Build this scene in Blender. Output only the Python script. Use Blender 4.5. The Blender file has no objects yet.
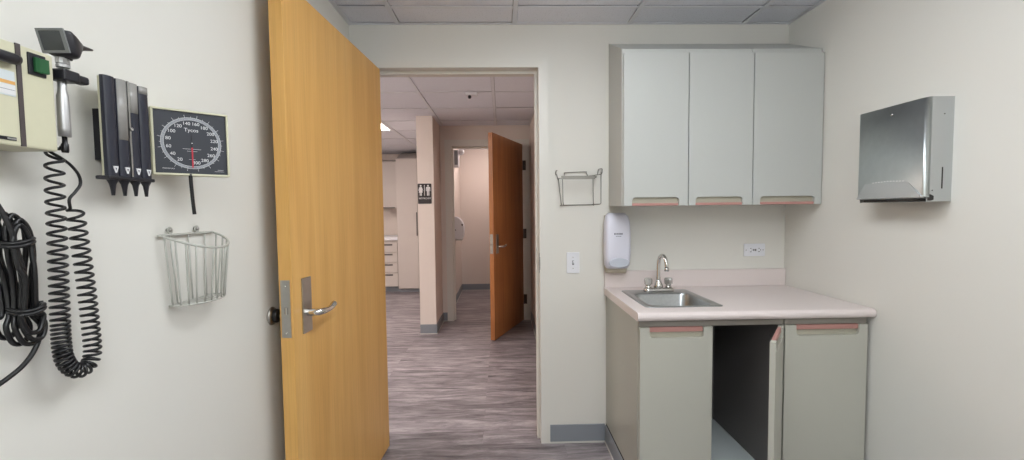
import bpy, bmesh, math, random
from mathutils import Vector, Matrix
random.seed(4)
C = bpy.context.scene.collection
PI = math.pi

# ---------------------------------------------------------------- materials
def lin(c):
    c = c / 255.0
    return c / 12.92 if c <= 0.04045 else ((c + 0.055) / 1.055) ** 2.4
def rgb(r, g, b): return (lin(r), lin(g), lin(b), 1.0)

def mat(name, col, rough=.5, metal=0.0, noise=0.0, nscale=30.0, bump=0.0, bscale=200.0, spec=.5, coat=0.0, emit=None, estr=0.0, aniso=None):
    m = bpy.data.materials.new(name); m.use_nodes = True
    nt = m.node_tree; b = nt.nodes['Principled BSDF']
    b.inputs['Base Color'].default_value = col
    b.inputs['Roughness'].default_value = rough
    b.inputs['Metallic'].default_value = metal
    b.inputs['Specular IOR Level'].default_value = spec
    b.inputs['Coat Weight'].default_value = coat
    tc = nt.nodes.new('ShaderNodeTexCoord')
    if noise > 0:
        n = nt.nodes.new('ShaderNodeTexNoise'); n.inputs['Scale'].default_value = nscale; n.inputs['Detail'].default_value = 5
        nt.links.new(tc.outputs['Object'], n.inputs['Vector'])
        r = nt.nodes.new('ShaderNodeValToRGB')
        r.color_ramp.elements[0].position = .3; r.color_ramp.elements[1].position = .7
        r.color_ramp.elements[0].color = tuple(c * (1 - noise) for c in col[:3]) + (1,)
        r.color_ramp.elements[1].color = tuple(min(1, c * (1 + noise)) for c in col[:3]) + (1,)
        nt.links.new(n.outputs['Fac'], r.inputs['Fac']); nt.links.new(r.outputs['Color'], b.inputs['Base Color'])
    if bump > 0:
        n = nt.nodes.new('ShaderNodeTexNoise'); n.inputs['Scale'].default_value = bscale; n.inputs['Detail'].default_value = 4
        nt.links.new(tc.outputs['Object'], n.inputs['Vector'])
        bp = nt.nodes.new('ShaderNodeBump'); bp.inputs['Strength'].default_value = bump; bp.inputs['Distance'].default_value = .002
        nt.links.new(n.outputs['Fac'], bp.inputs['Height']); nt.links.new(bp.outputs['Normal'], b.inputs['Normal'])
    if emit:
        b.inputs['Emission Color'].default_value = emit; b.inputs['Emission Strength'].default_value = estr
    return m

def wood_mat(name, base, dark, light):
    m = bpy.data.materials.new(name); m.use_nodes = True
    nt = m.node_tree; b = nt.nodes['Principled BSDF']; L = nt.links.new
    b.inputs['Roughness'].default_value = .36; b.inputs['Specular IOR Level'].default_value = .45
    tc = nt.nodes.new('ShaderNodeTexCoord')
    mp = nt.nodes.new('ShaderNodeMapping'); mp.inputs['Scale'].default_value = (7, 7, .55)
    L(tc.outputs['Object'], mp.inputs['Vector'])
    n1 = nt.nodes.new('ShaderNodeTexNoise'); n1.inputs['Scale'].default_value = 2.2; n1.inputs['Detail'].default_value = 6; n1.inputs['Distortion'].default_value = .6
    L(mp.outputs['Vector'], n1.inputs['Vector'])
    r1 = nt.nodes.new('ShaderNodeValToRGB')
    e = r1.color_ramp.elements; e[0].position = .3; e[0].color = dark; e[1].position = .72; e[1].color = light
    x = e.new(.52); x.color = base
    L(n1.outputs['Fac'], r1.inputs['Fac'])
    mp2 = nt.nodes.new('ShaderNodeMapping'); mp2.inputs['Scale'].default_value = (160, 160, 3.0)
    L(tc.outputs['Object'], mp2.inputs['Vector'])
    n2 = nt.nodes.new('ShaderNodeTexNoise'); n2.inputs['Scale'].default_value = 1.0; n2.inputs['Detail'].default_value = 3
    L(mp2.outputs['Vector'], n2.inputs['Vector'])
    r2 = nt.nodes.new('ShaderNodeValToRGB'); r2.color_ramp.elements[0].position = .25; r2.color_ramp.elements[0].color = (.86, .84, .8, 1)
    r2.color_ramp.elements[1].position = .55; r2.color_ramp.elements[1].color = (1, 1, 1, 1)
    L(n2.outputs['Fac'], r2.inputs['Fac'])
    mx = nt.nodes.new('ShaderNodeMix'); mx.data_type = 'RGBA'; mx.blend_type = 'MULTIPLY'; mx.inputs[0].default_value = .8
    L(r1.outputs['Color'], mx.inputs[6]); L(r2.outputs['Color'], mx.inputs[7])
    L(mx.outputs[2], b.inputs['Base Color'])
    return m

def floor_mat():
    m = bpy.data.materials.new('grey_vinyl_plank'); m.use_nodes = True
    nt = m.node_tree; b = nt.nodes['Principled BSDF']; L = nt.links.new
    b.inputs['Roughness'].default_value = .42; b.inputs['Specular IOR Level'].default_value = .4
    tc = nt.nodes.new('ShaderNodeTexCoord')
    br = nt.nodes.new('ShaderNodeTexBrick')
    br.inputs['Scale'].default_value = 1.0; br.inputs['Brick Width'].default_value = 1.22; br.inputs['Row Height'].default_value = .152
    br.inputs['Mortar Size'].default_value = .0012; br.offset = .37; br.inputs['Bias'].default_value = 0
    br.inputs['Color1'].default_value = (.0, .0, .0, 1); br.inputs['Color2'].default_value = (1, 1, 1, 1); br.inputs['Mortar'].default_value = (.25, .25, .25, 1)
    L(tc.outputs['Object'], br.inputs['Vector'])
    # streaky grain along x, shifted per plank
    sep = nt.nodes.new('ShaderNodeVectorMath'); sep.operation = 'MULTIPLY_ADD'
    sep.inputs[1].default_value = (9.0, 9.0, 9.0)
    L(br.outputs['Color'], sep.inputs[0]); L(tc.outputs['Object'], sep.inputs[2])
    mp = nt.nodes.new('ShaderNodeMapping'); mp.inputs['Scale'].default_value = (2.3, 15, 1)
    L(sep.outputs[0], mp.inputs['Vector'])
    n = nt.nodes.new('ShaderNodeTexNoise'); n.inputs['Scale'].default_value = 1.3; n.inputs['Detail'].default_value = 12; n.inputs['Roughness'].default_value = .74; n.inputs['Distortion'].default_value = .5
    L(mp.outputs['Vector'], n.inputs['Vector'])
    r = nt.nodes.new('ShaderNodeValToRGB'); e = r.color_ramp.elements
    e[0].position = .32; e[0].color = rgb(80, 76, 80); e[1].position = .68; e[1].color = rgb(190, 184, 188)
    k = e.new(.5); k.color = rgb(144, 137, 141)
    L(n.outputs['Fac'], r.inputs['Fac'])
    r2 = nt.nodes.new('ShaderNodeValToRGB'); r2.color_ramp.elements[0].color = (.80, .80, .80, 1); r2.color_ramp.elements[1].color = (1.1, 1.1, 1.1, 1)
    L(br.outputs['Color'], r2.inputs['Fac'])
    mx = nt.nodes.new('ShaderNodeMix'); mx.data_type = 'RGBA'; mx.blend_type = 'MULTIPLY'; mx.inputs[0].default_value = 1
    L(r.outputs['Color'], mx.inputs[6]); L(r2.outputs['Color'], mx.inputs[7])
    L(mx.outputs[2], b.inputs['Base Color'])
    bp = nt.nodes.new('ShaderNodeBump'); bp.inputs['Strength'].default_value = .15; bp.inputs['Distance'].default_value = .002
    L(n.outputs['Fac'], bp.inputs['Height']); L(bp.outputs['Normal'], b.inputs['Normal'])
    return m

def tile_mat():
    m = bpy.data.materials.new('acoustic_tile'); m.use_nodes = True
    nt = m.node_tree; b = nt.nodes['Principled BSDF']; L = nt.links.new
    b.inputs['Roughness'].default_value = .9; b.inputs['Specular IOR Level'].default_value = .1
    tc = nt.nodes.new('ShaderNodeTexCoord')
    n = nt.nodes.new('ShaderNodeTexVoronoi'); n.inputs['Scale'].default_value = 110
    L(tc.outputs['Object'], n.inputs['Vector'])
    r = nt.nodes.new('ShaderNodeValToRGB'); r.color_ramp.elements[0].position = .05; r.color_ramp.elements[0].color = rgb(180, 182, 188)
    r.color_ramp.elements[1].position = .22; r.color_ramp.elements[1].color = rgb(232, 234, 242)
    L(n.outputs['Distance'], r.inputs['Fac']); L(r.outputs['Color'], b.inputs['Base Color'])
    return m

M = dict(
    wall=mat('eggshell_wall_paint', rgb(223, 221, 214), .55, bump=.06, bscale=350, spec=.35),
    wall_warm=mat('cream_wall_paint', rgb(226, 215, 207), .5, bump=.05, bscale=300, spec=.35),
    frame=mat('painted_steel_frame', rgb(223, 221, 214), .38),
    floor=floor_mat(), tile=tile_mat(),
    tbar=mat('ceiling_grid_white', rgb(226, 228, 234), .5),
    dark_gap=mat('dark_gap', rgb(40, 38, 36), .9),
    base_grey=mat('grey_vinyl_cove_base', rgb(136, 141, 148), .45),
    caulk=mat('pale_caulk_line', rgb(205, 203, 198), .6),
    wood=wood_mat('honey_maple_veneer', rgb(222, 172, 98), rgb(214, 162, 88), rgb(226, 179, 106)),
    wood_dim=wood_mat('shade_darkened_orange_veneer', rgb(176, 116, 68), rgb(160, 100, 56), rgb(186, 126, 76)),  # restroom door veneer, its colour darkened for the shade it stands in
    steel=mat('satin_steel', rgb(176, 174, 170), .34, 1.0, noise=.05, nscale=60),
    chrome=mat('polished_chrome', rgb(214, 212, 208), .1, 1.0),
    satin=mat('satin_aluminium', rgb(190, 190, 190), .42, .75),
    hinge_dark=mat('bronze_hinge', rgb(72, 62, 58), .45, .6),
    sink_steel=mat('brushed_stainless_sink', rgb(168, 170, 171), .28, 1.0, noise=.06, nscale=90),
    towel_steel=mat('brushed_stainless_sheet', rgb(188, 193, 193), .33, 1.0, noise=.03, nscale=40),
    towel_side=mat('satin_stainless_side', rgb(196, 199, 200), .4, .9),
    cab=mat('pale_grey_green_laminate', rgb(189, 191, 187), .42, noise=.01, nscale=300),
    cab_side=mat('grey_laminate_side', rgb(172, 172, 162), .3),
    cab_lower=mat('sage_grey_laminate', rgb(181, 180, 169), .42, noise=.01, nscale=300),
    cab_rail=mat('grey_metal_rail', rgb(140, 134, 126), .5),
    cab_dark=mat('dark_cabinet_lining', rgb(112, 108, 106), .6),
    cab_floor=mat('pale_blue_grey_cabinet_bottom', rgb(214, 222, 222), .45),
    pink=mat('dusty_pink_pull', rgb(182, 134, 126), .45),
    cove=mat('beige_pull_recess', rgb(176, 172, 155), .5),
    counter=mat('pink_beige_laminate', rgb(221, 210, 207), .33, noise=.025, nscale=260),
    white_plastic=mat('white_plastic', rgb(228, 229, 234), .32),
    soap_white=mat('bluish_white_plastic', rgb(220, 220, 232), .3),
    soap_window=mat('pale_grey_translucent_panel', rgb(190, 195, 206), .15),
    soap_base=mat('putty_plastic', rgb(186, 178, 160), .5),
    beige=mat('ivory_instrument_plastic', rgb(206, 203, 176), .45, noise=.015, nscale=50),
    black=mat('black_plastic', rgb(32, 32, 38), .35),
    black_soft=mat('black_rubber', rgb(17, 17, 19), .34, noise=.1, nscale=90),
    navy_black=mat('blue_black_plastic', rgb(38, 40, 52), .4),
    dial=mat('slate_black_dial', rgb(47, 50, 58), .5),
    grey_mark=mat('grey_scale_ring', rgb(132, 137, 144), .6),
    white_mark=mat('white_print', rgb(222, 222, 222), .6),
    grey_print=mat('grey_print', rgb(96, 98, 108), .6),
    red=mat('red_needle', rgb(190, 44, 62), .4),
    green=mat('green_rocker', rgb(24, 84, 44), .3),
    smoke=mat('smoke_grey_window', rgb(150, 148, 144), .25),
    lens_frame=mat('grey_lens_frame', rgb(118, 120, 120), .4),
    lens=mat('dark_lens', rgb(58, 62, 64), .12),
    groove=mat('dark_brown_seam', rgb(74, 66, 66), .6),
    label=mat('pale_blue_label', rgb(206, 214, 216), .5),
    orange=mat('orange_stripe', rgb(220, 168, 96), .5),
    coated=mat('white_coated_wire', rgb(182, 182, 174), .35),
    wire_steel=mat('nickel_wire', rgb(132, 129, 122), .35, .7),
    acrylic=mat('clear_grey_acrylic_knob', rgb(196, 194, 190), .12, .6),
    outlet_dark=mat('outlet_slot_dark', rgb(46, 44, 42), .6),
    sign_black=mat('black_sign_plastic', rgb(38, 32, 34), .5),
    lamp=mat('cool_white_diffuser', (1, 1, 1, 1), .6, emit=(.925, .968, 1.0, 1), estr=8.8),
    lamp_rear=mat('cool_white_rear_diffuser', (1, 1, 1, 1), .6, emit=(.925, .968, 1.0, 1), estr=15.0),
    lamp_warm=mat('warm_white_diffuser', (1, 1, 1, 1), .6, emit=(1.0, .885, .825, 1), estr=11.5),
    lamp_bath=mat('restroom_diffuser', (1, 1, 1, 1), .6, emit=(1.0, .86, .81, 1), estr=32),
    lab_cab=mat('pale_pink_grey_laminate', rgb(206, 198, 192), .45),
    lab_pull=mat('dark_grey_pull', rgb(96, 90, 88), .4),
)

# ---------------------------------------------------------------- mesh builder
class MB:
    def __init__(s): s.bm = bmesh.new(); s.mats = []; s.mi = 0; s.T = None
    def m(s, name):
        if name not in s.mats: s.mats.append(name)
        s.mi = s.mats.index(name); return s
    def _new(s, fn):
        before_v = len(s.bm.verts); before_f = len(s.bm.faces)
        fn()
        s.bm.verts.ensure_lookup_table(); s.bm.faces.ensure_lookup_table()
        for f in s.bm.faces[before_f:]: f.material_index = s.mi
        if s.T is not None:
            for v in s.bm.verts[before_v:]: v.co = s.T @ v.co
        return s
    def box(s, x0, x1, y0, y1, z0, z1, bev=0.0, seg=2):
        def fn():
            vs = [s.bm.verts.new((x, y, z)) for z in (z0, z1) for y in (y0, y1) for x in (x0, x1)]
            fs = [(0, 2, 3, 1), (4, 5, 7, 6), (0, 1, 5, 4), (2, 6, 7, 3), (0, 4, 6, 2), (1, 3, 7, 5)]
            faces = [s.bm.faces.new([vs[i] for i in f]) for f in fs]
        if bev <= 0: return s._new(fn)
        tmp = bmesh.new()
        vs = [tmp.verts.new((x, y, z)) for z in (z0, z1) for y in (y0, y1) for x in (x0, x1)]
        for f in [(0, 2, 3, 1), (4, 5, 7, 6), (0, 1, 5, 4), (2, 6, 7, 3), (0, 4, 6, 2), (1, 3, 7, 5)]: tmp.faces.new([vs[i] for i in f])
        bmesh.ops.bevel(tmp, geom=tmp.edges[:], offset=bev, segments=seg, affect='EDGES', profile=.5)
        return s._merge(tmp)
    def _merge(s, tmp):
        def fn():
            tmp.verts.ensure_lookup_table(); tmp.verts.index_update()
            vs = [s.bm.verts.new(v.co) for v in tmp.verts]
            for f in tmp.faces:
                try: s.bm.faces.new([vs[v.index] for v in f.verts])
                except ValueError: pass
            tmp.free()
        return s._new(fn)
    def prism(s, poly, axis, a, b, bev=0.0):
        """extrude a 2D polygon along an axis; poly coords are the two other axes in xyz order"""
        def P(p, t):
            return {'x': (t, p[0], p[1]), 'y': (p[0], t, p[1]), 'z': (p[0], p[1], t)}[axis]
        tmp = bmesh.new()
        va = [tmp.verts.new(P(p, a)) for p in poly]; vb = [tmp.verts.new(P(p, b)) for p in poly]
        n = len(poly)
        tmp.faces.new(va); tmp.faces.new(vb[::-1])
        for i in range(n): tmp.faces.new([va[i], vb[i], vb[(i + 1) % n], va[(i + 1) % n]])
        bmesh.ops.recalc_face_normals(tmp, faces=tmp.faces[:])
        if bev > 0: bmesh.ops.bevel(tmp, geom=[e for e in tmp.edges if e.calc_face_angle(0) > .5], offset=bev, segments=2, affect='EDGES', profile=.5)
        return s._merge(tmp)
    def tube(s, path, r, sides=8, closed=False, caps=True):
        path = [Vector(p) for p in path]
        n = len(path)
        rr = r if isinstance(r, (list, tuple)) else [r] * n
        def tan(i):
            if closed: return (path[(i + 1) % n] - path[i - 1]).normalized()
            return (path[min(i + 1, n - 1)] - path[max(i - 1, 0)]).normalized()
        def fn():
            t = tan(0); u = t.orthogonal().normalized(); rings = []
            for i in range(n):
                t2 = tan(i)
                q = t.rotation_difference(t2); u = (q @ u); u = (u - t2 * u.dot(t2)).normalized(); t = t2
                w = t.cross(u)
                rings.append([s.bm.verts.new(path[i] + (u * math.cos(2 * PI * k / sides) + w * math.sin(2 * PI * k / sides)) * rr[i]) for k in range(sides)])
            m = n if closed else n - 1
            for i in range(m):
                A, B = rings[i], rings[(i + 1) % n]
                for k in range(sides):
                    f = s.bm.faces.new([A[k], A[(k + 1) % sides], B[(k + 1) % sides], B[k]]); f.smooth = True
            if caps and not closed:
                s.bm.faces.new(rings[0][::-1]); s.bm.faces.new(rings[-1])
        return s._new(fn)
    def lathe(s, prof, origin=(0, 0, 0), axis=(0, 0, 1), sides=24, smooth=True):
        """prof: list of (radius, height) along the axis"""
        ax = Vector(axis).normalized(); u = ax.orthogonal().normalized(); w = ax.cross(u); o = Vector(origin)
        def fn():
            rings = []
            for r, h in prof:
                if r < 1e-6: rings.append([s.bm.verts.new(o + ax * h)])
                else: rings.append([s.bm.verts.new(o + ax * h + (u * math.cos(2 * PI * k / sides) + w * math.sin(2 * PI * k / sides)) * r) for k in range(sides)])
            for A, B in zip(rings, rings[1:]):
                for k in range(sides):
                    a0, a1 = A[k % len(A)], A[(k + 1) % len(A)]; b0, b1 = B[k % len(B)], B[(k + 1) % len(B)]
                    v = [a0, a1, b1, b0]; u_ = []
                    for q in v:
                        if q not in u_: u_.append(q)
                    if len(u_) >= 3:
                        f = s.bm.faces.new(u_); f.smooth = smooth
            if len(rings[0]) > 1: s.bm.faces.new(rings[0][::-1])
            if len(rings[-1]) > 1: s.bm.faces.new(rings[-1])
        return s._new(fn)
    def loft(s, loops, cap0=True, cap1=True, smooth=True):
        def fn():
            R = [[s.bm.verts.new(p) for p in l] for l in loops]
            for A, B in zip(R, R[1:]):
                n = len(A)
                for k in range(n):
                    f = s.bm.faces.new([A[k], A[(k + 1) % n], B[(k + 1) % n], B[k]]); f.smooth = smooth
            if cap0: s.bm.faces.new(R[0][::-1])
            if cap1: s.bm.faces.new(R[-1])
        return s._new(fn)
    def text(s, body, size, M4, depth=.0003):
        """lettering lying in the local xy plane of M4, centred"""
        cu = bpy.data.curves.new('lettering', 'FONT'); cu.body = body; cu.size = size
        cu.align_x = 'CENTER'; cu.align_y = 'CENTER'; cu.extrude = depth
        o = bpy.data.objects.new('lettering', cu); C.objects.link(o)
        dg = bpy.context.evaluated_depsgraph_get(); dg.update()
        me = bpy.data.meshes.new_from_object(o.evaluated_get(dg))
        bpy.data.objects.remove(o); bpy.data.curves.remove(cu)
        tmp = bmesh.new(); tmp.from_mesh(me); bpy.data.meshes.remove(me)
        for v in tmp.verts: v.co = M4 @ v.co
        return s._merge(tmp)

def rrect(x0, x1, y0, y1, r, n=5):
    pts = []
    for cx, cy, a in ((x1 - r, y1 - r, 0), (x0 + r, y1 - r, 90), (x0 + r, y0 + r, 180), (x1 - r, y0 + r, 270)):
        for k in range(n + 1):
            t = math.radians(a + 90 * k / n); pts.append((cx + r * math.cos(t), cy + r * math.sin(t)))
    return pts

def obj(name, mb, parent=None, autosmooth=True):
    """link the builder's mesh (given in world coordinates) as ONE object"""
    bmesh.ops.recalc_face_normals(mb.bm, faces=mb.bm.faces[:])
    me = bpy.data.meshes.new(name); mb.bm.to_mesh(me); mb.bm.free()
    for n in mb.mats: me.materials.append(M[n])
    o = bpy.data.objects.new(name, me); C.objects.link(o)
    if parent is None:
        return o
    w = Matrix.Identity(4); p = parent
    chain = []
    while p: chain.append(p); p = p.parent
    for q in reversed(chain): w = w @ q.matrix_basis
    me.transform(w.inverted()); o.parent = parent
    return o

def top(o, label=None, cat=None, group=None, kind=None):
    if label: o['label'] = label
    if cat: o['category'] = cat
    if group: o['group'] = group
    if kind: o['kind'] = kind
    return o
def thing(name, loc, label, cat, group=None, kind=None):
    o = bpy.data.objects.new(name, None); o.empty_display_size = .05; C.objects.link(o); o.location = loc
    return top(o, label, cat, group, kind)
def struct(name, mb): return top(obj(name, mb), kind='structure')
def recenter(o):
    """move the origin of a one-mesh thing to the centre of its base"""
    xs = [v.co for v in o.data.vertices]
    c = Vector(((min(v.x for v in xs) + max(v.x for v in xs)) / 2, (min(v.y for v in xs) + max(v.y for v in xs)) / 2, min(v.z for v in xs)))
    o.data.transform(Matrix.Translation(-c)); o.location = c
    return o
def mb(*mats):
    b = MB()
    for n in mats: b.m(n)
    if mats: b.m(mats[0])
    return b
def smooth_path(pts, n=8, closed=False):
    """Catmull-Rom through the points"""
    P = [Vector(p) for p in pts]; out = []
    N = len(P); rng = range(N if closed else N - 1)
    for i in rng:
        p0 = P[i - 1] if (closed or i > 0) else P[0] * 2 - P[1]
        p1 = P[i]; p2 = P[(i + 1) % N]
        p3 = P[(i + 2) % N] if (closed or i + 2 < N) else P[-1] * 2 - P[-2]
        for k in range(n):
            t = k / n
            out.append(.5 * ((2 * p1) + (p2 - p0) * t + (2 * p0 - 5 * p1 + 4 * p2 - p3) * t * t + (3 * p1 - p0 - 3 * p2 + p3) * t ** 3))
    if not closed: out.append(P[-1])
    return out

W = 2.337; H = 2.264; HC = 2.255; YF = -4.1      # room width, room ceiling, hall ceiling, wall behind the camera
TH = .14                                           # wall thickness

# ---------------------------------------------------------------- the setting
struct('floor', mb('floor').box(-5.6, .16, YF - .1, 6.0, -.05, 0))
b = mb('wall')
b.box(-5.6, -2.31, 0, TH, 0, 2.5); b.box(-1.298, .12, 0, TH, 0, 2.5); b.box(-2.31, -1.298, 0, TH, 2.089, 2.5)
struct('wall_back', b)
struct('wall_left', mb('wall').box(-W - .12, -W, YF, 0, 0, 2.5))
struct('wall_right', mb('wall').box(0, .12, YF, 0, 0, 2.5))
struct('wall_front', mb('wall').box(-W - .12, .12, YF - .12, YF, 0, 2.5))
# door frame of the exam room
def door_frame(name, x0, x1, zi, y0, y1, face, stop_a, stop_b, material='frame'):
    f = mb(material)
    f.box(x0 - face, x0, y0, y1, 0, zi + face); f.box(x1, x1 + face, y0, y1, 0, zi + face); f.box(x0, x1, y0, y1, zi, zi + face)
    f.box(x0, x0 + .016, stop_a, stop_b, 0, zi); f.box(x1 - .016, x1, stop_a, stop_b, 0, zi); f.box(x0 + .016, x1 - .016, stop_a, stop_b, zi - .016, zi)
    return struct(name, f)
tr = door_frame('trim_1', -2.262, -1.347, 2.041, -.010, TH + .012, .05, .052, .105)
s_ = obj('strike_plate', mb('steel').box(-1.3485, -1.3462, .002, .034, .945, 1.055, .0006).box(-1.350, -1.3445, -.0125, .004, .965, 1.035, .001), tr); s_['label'] = 'satin steel strike plate'
obj('strike_hole', mb('outlet_dark').box(-1.3495, -1.3484, .011, .025, .985, 1.015), s_)

def baseboard(name, segs):
    """segs: list of (x0,x1,y0,y1) footprints"""
    q = mb('base_grey', 'caulk')
    for x0, x1, y0, y1, ax, sgn in segs:
        q.m('base_grey').box(x0, x1, y0, y1, .008, .1016, .0018)
        e = .004
        q.m('caulk').box(x0 - (e if ax == 'x' and sgn < 0 else 0), x1 + (e if ax == 'x' and sgn > 0 else 0), y0 - (e if ax == 'y' and sgn < 0 else 0), y1 + (e if ax == 'y' and sgn > 0 else 0), 0, .008)
    return struct(name, q)
baseboard('baseboard_back', [(-1.297, -.9935, -.009, 0, 'y', -1)])
baseboard('baseboard_left', [(-W, -W + .009, YF, 0, 'x', 1)])
baseboard('baseboard_right', [(-.009, 0, YF, -.62, 'x', -1)])

def tile_ceiling(name, x_lines, y_lines, xr, yr, z, holes=()):
    """lay-in tiles and the T-bar grid as one ceiling; holes: troffer cells (x0,x1,y0,y1)"""
    q = mb('tile', 'tbar', 'dark_gap')
    xs = [xr[0]] + [x for x in sorted(x_lines) if xr[0] < x < xr[1]] + [xr[1]]
    ys = [yr[0]] + [y for y in sorted(y_lines) if yr[0] < y < yr[1]] + [yr[1]]
    q.m('dark_gap').box(xr[0] - .05, xr[1] + .05, yr[0] - .05, yr[1] + .05, z + .09, z + .1)
    g = .0115
    for xa, xb in zip(xs, xs[1:]):
        for ya, yb in zip(ys, ys[1:]):
            cx, cy = (xa + xb) / 2, (ya + yb) / 2
            if any(h[0] < cx < h[1] and h[2] < cy < h[3] for h in holes): continue
            q.m('tile').box(xa + g + .002, xb - g - .002, ya + g + .002, yb - g - .002, z + .006 + random.uniform(-.002, .001), z + .02)
    for x in xs:
        w = g if xr[0] < x < xr[1] else .02
        q.m('tbar').box(x - w, x + w, yr[0], yr[1], z, z + .003); q.box(x - .001, x + .001, yr[0], yr[1], z + .003, z + .03)
    for y in ys:
        w = g if yr[0] < y < yr[1] else .02
        for xa, xb in zip(xs, xs[1:]):
            q.m('tbar').box(xa + g + .0006, xb - g - .0006, y - w, y + w, z + .0004, z + .0034)
    # dark ends of the runners where they meet the wall
    return struct(name, q)
xl = [-.2525 - .6096 * k for k in range(4)]; yl = [-.2065 - .6096 * k for k in range(7)]
R1 = (xl[2], xl[1], yl[3], yl[1]); R2 = (xl[2], xl[1], yl[6], yl[4])
tile_ceiling('ceiling', xl, yl, (-W, 0), (YF, 0), H, (R1, R2))
hx = [-1.605 + .6096 * k for k in range(-6, 1)]; hy = [1.36 + .6096 * k for k in range(-2, 7)]
Q1 = (hx[3], hx[4], hy[4], hy[5])      # the one seen through the doorway
Q2 = (hx[2], hx[3], hy[0] , hy[2]); Q3 = (hx[1], hx[2], hy[5], hy[6]); Q4 = (hx[1], hx[2], hy[2], hy[4]); Q5 = (hx[3], hx[4], hy[0], hy[1])
tile_ceiling('ceiling_corridor', hx, hy, (-5.4, -1.21), (TH, 5.46), HC, (Q1, Q2, Q3, Q4, Q5))

def troffer(cell, z, lampmat, label, group=None, drop=0):
    x0, x1, y0, y1 = cell
    t = thing('ceiling_light', ((x0 + x1) / 2, (y0 + y1) / 2, z), label, 'ceiling light', group or 'recessed ceiling lights')
    f = mb('tbar'); g = .0125; w = .03
    f.box(x0 + g, x1 - g, y0 + g, y0 + g + w, z + .004, z + .07); f.box(x0 + g, x1 - g, y1 - g - w, y1 - g, z + .004, z + .07)
    f.box(x0 + g, x0 + g + w, y0 + g + w, y1 - g - w, z + .004, z + .07); f.box(x1 - g - w, x1 - g, y0 + g + w, y1 - g - w, z + .004, z + .07)
    f.box(x0 + g, x1 - g, y0 + g, y1 - g, z + .07, z + .08)
    obj('light_frame', f, t)
    d = mb(lampmat)
    if drop: d.prism([(x0 + g + w, z + .012), (x0 + g + w + .01, z - drop * .7), (x0 + g + w + .07, z - drop), (x1 - g - w - .07, z - drop), (x1 - g - w - .01, z - drop * .7), (x1 - g - w, z + .012)], 'y', y0 + g + w, y1 - g - w)
    else: d.box(x0 + g + w, x1 - g - w, y0 + g + w, y1 - g - w, z + .012, z + .018)
    obj('diffuser', d, t)
troffer(R1, H, 'lamp', 'recessed fluorescent troffer over the middle of the exam room', drop=.075)
troffer(R2, H, 'lamp_rear', 'recessed fluorescent troffer at the rear of the exam room behind the camera', drop=.075)
troffer(Q1, HC, 'lamp_warm', 'lit square ceiling light panel glimpsed past the open door in the corridor')
troffer(Q2, HC, 'lamp_warm', 'recessed ceiling light over the corridor just outside the exam room wall', drop=.06)
troffer(Q5, HC, 'lamp_warm', 'unseen ceiling light added to brighten the corridor outside the exam room doorway', drop=.05)  # added lamp, hidden from view, gives the corridor more light
troffer(Q3, HC, 'lamp_warm', 'recessed ceiling light near the cabinets at the far end of the corridor', drop=.06)
troffer(Q4, HC, 'lamp_warm', 'recessed ceiling light farther along the corridor away from the restroom', drop=.06)

# corridor and restroom walls
struct('wall_corridor_right', mb('wall_warm').box(-1.21, -1.09, TH, 5.1, 0, 2.5))
b = mb('wall_warm'); b.box(-2.412, -2.245, 2.32, 2.87, 0, 2.5); b.box(-2.412, -2.2, 2.87, 5.07, 0, 2.5)
struct('wall_column', b)
b = mb('wall_warm'); b.box(-2.2, -2.19, 2.87, 2.99, 0, 2.5); b.box(-2.19, -1.221, 2.87, 2.99, 2.098, 2.5); b.box(-1.221, -1.21, 2.87, 2.99, 0, 2.5)
struct('wall_restroom_front', b)
struct('wall_restroom_back', mb('wall_warm').box(-2.2, -1.21, 4.945, 5.07, 0, 2.5))
struct('wall_corridor_far', mb('wall_warm').box(-5.6, -2.412, 5.46, 5.58, 0, 2.5))
struct('wall_corridor_left', mb('wall_warm').box(-5.52, -5.4, TH, 5.46, 0, 2.5))
struct('ceiling_restroom', mb('wall_warm').box(-2.2, -1.21, 2.99, 4.945, HC + .02, HC + .06))
door_frame('trim_2', -2.115, -1.296, 2.023, 2.858, 3.002, .075, 2.92, 2.965)
baseboard('baseboard_column', [(-2.412, -2.236, 2.311, 2.32, 'y', -1), (-2.245, -2.236, 2.32, 2.861, 'x', 1), (-2.245, -2.192, 2.861, 2.87, 'y', -1)])
baseboard('baseboard_restroom', [(-2.2, -2.191, 3.01, 4.945, 'x', 1), (-2.191, -1.21, 4.936, 4.945, 'y', -1)])
baseboard('baseboard_corridor', [(-1.219, -1.21, TH + .02, 2.85, 'x', -1)])
t = thing('restroom_light', (-1.7, 4.2, HC), 'round ceiling light inside the restroom beyond the second door', 'ceiling light')
obj('lamp_base', mb('tbar').lathe([(.0, .03), (.16, .03), (.16, .0), (.0, .0)], (-1.7, 4.2, HC)), t)
obj('diffuser', mb('lamp_bath').lathe([(.15, .0), (.14, -.03), (.1, -.05), (0, -.056)], (-1.7, 4.2, HC)), t)

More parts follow.
